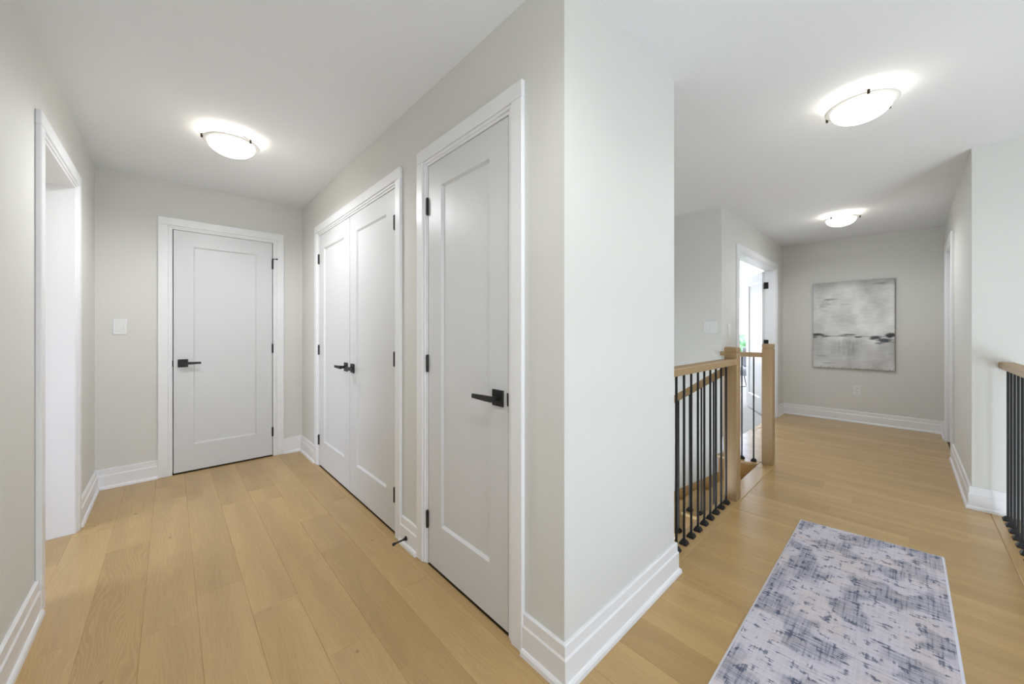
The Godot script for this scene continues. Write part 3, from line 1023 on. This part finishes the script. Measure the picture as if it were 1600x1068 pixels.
func build_objects() -> void:
	ceiling_lamp(0.285, -2.925, 1.12, 1.62, "white glass dome ceiling light above the left hall")
	ceiling_lamp(2.68, -0.165, 1.3, 0.55, "larger-looking dome ceiling light at the upper right, nearest above the rug")
	ceiling_lamp(5.22, -0.475, 0.58, 1.05, "small distant dome ceiling light in front of the painting wall")
	ceiling_lamp(0.285, -0.15, 0.35, 1.15, "dome ceiling light over the viewer, outside the photo")
	switch_plate("single white switch on the end wall left of the end door", Vector3(-0.2875, 1.235, -4.165), 0.0, 1)
	switch_plate("double white switch on the grey wall behind the balusters", Vector3(3.98, 1.243, -1.345), -PI / 2, 2)
	switch_plate("white switch cut by the left edge of the photo", Vector3(-0.418, 1.235, -1.935), PI / 2, 2)
	switch_plate("white switch seen edge-on beside the bedroom doorway", Vector3(4.19, 1.215, -1.242), 0.0, 1)
	# outlet under the painting
	var t := thing("wall_outlet", "white double wall outlet below the painting", "outlet", Vector3(6.6, 0.427, -0.4425), -PI / 2)
	var st := mb()
	box(st, Vector3(-0.038, -0.06, 0.0005), Vector3(0.038, 0.06, 0.006), 0.003)
	part("plate", st, M.plate, t)
	for s in [-1.0, 1.0]:
		var so := mb()
		box(so, Vector3(-0.017, s * 0.02 - 0.0155, 0.0055), Vector3(0.017, s * 0.02 + 0.0155, 0.0075), 0.0015)
		var o := part("socket", so, M.plate, t)
		var sl := mb()
		for x in [-0.0065, 0.0065]:
			box(sl, Vector3(x - 0.0013, s * 0.02 - 0.001, 0.007), Vector3(x + 0.0013, s * 0.02 + 0.009, 0.0079))
		bar(sl, Vector3(0, s * 0.02 - 0.008, 0.007), Vector3(0, s * 0.02 - 0.008, 0.0079), 0.0028, -1.0, 8)
		part("slot", sl, M.black, o)
	# painting
	t = thing("painting", "abstract grey canvas with a dark low horizon hanging on the end wall", "painting", Vector3(6.6, 0.705, -0.4935), -PI / 2)
	st = mb()
	box(st, Vector3(-0.3965, 0, 0.001), Vector3(0.3965, 1.153, 0.0345), 0.002)
	part("canvas", st, M.canvas_edge, t)
	st = mb()
	quad(st, Vector3(-0.3945, 0.002, 0.0352), Vector3(0.3945, 0.002, 0.0352), Vector3(0.3945, 1.151, 0.0352), Vector3(-0.3945, 1.151, 0.0352), Vector3(0, 0, 1), [Vector2(0, 1), Vector2(1, 1), Vector2(1, 0), Vector2(0, 0)])
	part("painted_face", st, M.art, t)
	# door stop on the short baseboard
	t = thing("door_stop", "black rod door stop on the baseboard between closet doors and narrow door", "door stop", Vector3(0.958, 0.052, -1.89))
	st = mb()
	bar(st, Vector3(0.0, 0, 0), Vector3(-0.006, -0.0005, 0), 0.013, 0.012, 20)
	bar(st, Vector3(-0.006, -0.0005, 0), Vector3(-0.018, -0.001, 0), 0.011, 0.0055, 20)
	bar(st, Vector3(-0.018, -0.001, 0), Vector3(-0.066, -0.004, 0), 0.0048, 0.0048, 16)
	part("rod", st, M.black, t)
	st = mb()
	bar(st, Vector3(-0.066, -0.004, 0), Vector3(-0.080, -0.005, 0), 0.0082, 0.0078, 20)
	part("rubber_tip", st, M.black, t)
	build_rug()
	build_bedroom_things()

func build_rug() -> void:
	var t := thing("rug", "pale grey and slate distressed runner rug on the oak floor", "rug")
	var st := mb()
	var a := Vector3(0.85, 0, -0.460)
	var b := Vector3(0.85, 0, 0.139)
	var c := Vector3(2.992, 0, 0.137)
	var d := Vector3(2.930, 0, -0.461)
	var hgt := 0.009
	var e := 0.010
	var up := Vector3(0, hgt, 0)
	var ia := a + Vector3(e, hgt, e)
	var ib := b + Vector3(e, hgt, -e)
	var ic := c + Vector3(-e, hgt, -e)
	var id := d + Vector3(-e, hgt, e)
	var n := 24
	for k in n:
		var f0 := float(k) / n
		var f1 := float(k + 1) / n
		quad(st, ia.lerp(id, f0), ib.lerp(ic, f0), ib.lerp(ic, f1), ia.lerp(id, f1), Vector3.UP, [Vector2(0, f0 * 1.17), Vector2(1, f0 * 1.17), Vector2(1, f1 * 1.17), Vector2(0, f1 * 1.17)])
	part("pile", st, M.rug, t)
	st = mb()
	var lo := [a, b, c, d]
	var hi := [ia, ib, ic, id]
	var outw := [Vector3(-1, 0, 0), Vector3(0, 0, 1), Vector3(1, 0, -0.1), Vector3(0, 0, -1)]
	for k in 4:
		var k1 := (k + 1) % 4
		var m0: Vector3 = lo[k].lerp(hi[k], 0.35) + Vector3(0, 0.0045, 0)
		var m1: Vector3 = lo[k1].lerp(hi[k1], 0.35) + Vector3(0, 0.0045, 0)
		quad(st, lo[k] + Vector3(0, 0.0005, 0), lo[k1] + Vector3(0, 0.0005, 0), m1, m0, (outw[k] + Vector3.UP * 0.5).normalized())
		quad(st, m0, m1, hi[k1], hi[k], (outw[k] * 0.5 + Vector3.UP).normalized())
	part("binding", st, M.binding, t)

func build_bedroom_things() -> void:
	# grey chair on a black wire base, just visible through the doorway
	var t := thing("chair", "grey upholstered chair on a black wire base seen through the bedroom doorway", "chair", Vector3(8.75, 0, -2.25), -2.0)
	var st := mb()
	box(st, Vector3(-0.28, 0.30, -0.28), Vector3(0.28, 0.44, 0.28), 0.03)
	part("seat", st, M.grey_cloth, t)
	st = mb()
	box(st, Vector3(-0.28, 0.442, -0.30), Vector3(0.28, 0.86, -0.18), 0.03)
	part("backrest", st, M.grey_cloth, t)
	for s in [-1.0, 1.0]:
		st = mb()
		var x: float = s * 0.24
		bar(st, Vector3(x, 0.30, -0.2), Vector3(x, 0.012, -0.27), 0.008)
		bar(st, Vector3(x, 0.012, -0.27), Vector3(x, 0.012, 0.27), 0.008)
		bar(st, Vector3(x, 0.012, 0.27), Vector3(x, 0.30, 0.2), 0.008)
		part("leg", st, M.black, t)
	# garden tree outside the bedroom window
	t = thing("tree", "leafy green tree outside the bedroom window", "tree", Vector3(16.0, -3.1, -4.2))
	st = mb()
	bar(st, Vector3.ZERO, Vector3(0.1, 3.2, 0), 0.16, 0.08, 12)
	part("trunk", st, M.bark, t)
	var lf := mb()
	tri(lf, Vector3(-0.06, 0, 0), Vector3(0.06, 0, 0), Vector3(0, 0.14, 0.02), Vector3(0, 0, 1))
	tri(lf, Vector3(-0.06, 0, 0), Vector3(0.06, 0, 0), Vector3(0, -0.10, 0.02), Vector3(0, 0, 1))
	var mm := MultiMesh.new()
	mm.transform_format = MultiMesh.TRANSFORM_3D
	mm.mesh = lf.commit()
	mm.instance_count = 2600
	for i in 2600:
		var v := Vector3(rng.randfn(), rng.randfn(), rng.randfn()).normalized() * pow(rng.randf(), 0.4)
		var p := Vector3(v.x * 1.7, 2.9 + v.y * 1.25, v.z * 2.6)
		mm.set_instance_transform(i, Transform3D(Basis.from_euler(Vector3(rng.randf() * TAU, rng.randf() * TAU, rng.randf() * TAU)).scaled(Vector3.ONE * rng.randf_range(0.8, 1.5)), p))
	var mi := MultiMeshInstance3D.new()
	mi.name = "foliage"
	mi.multimesh = mm
	mi.material_override = M.leaf
	mi.set_meta("kind", "stuff")
	t.add_child(mi, true)
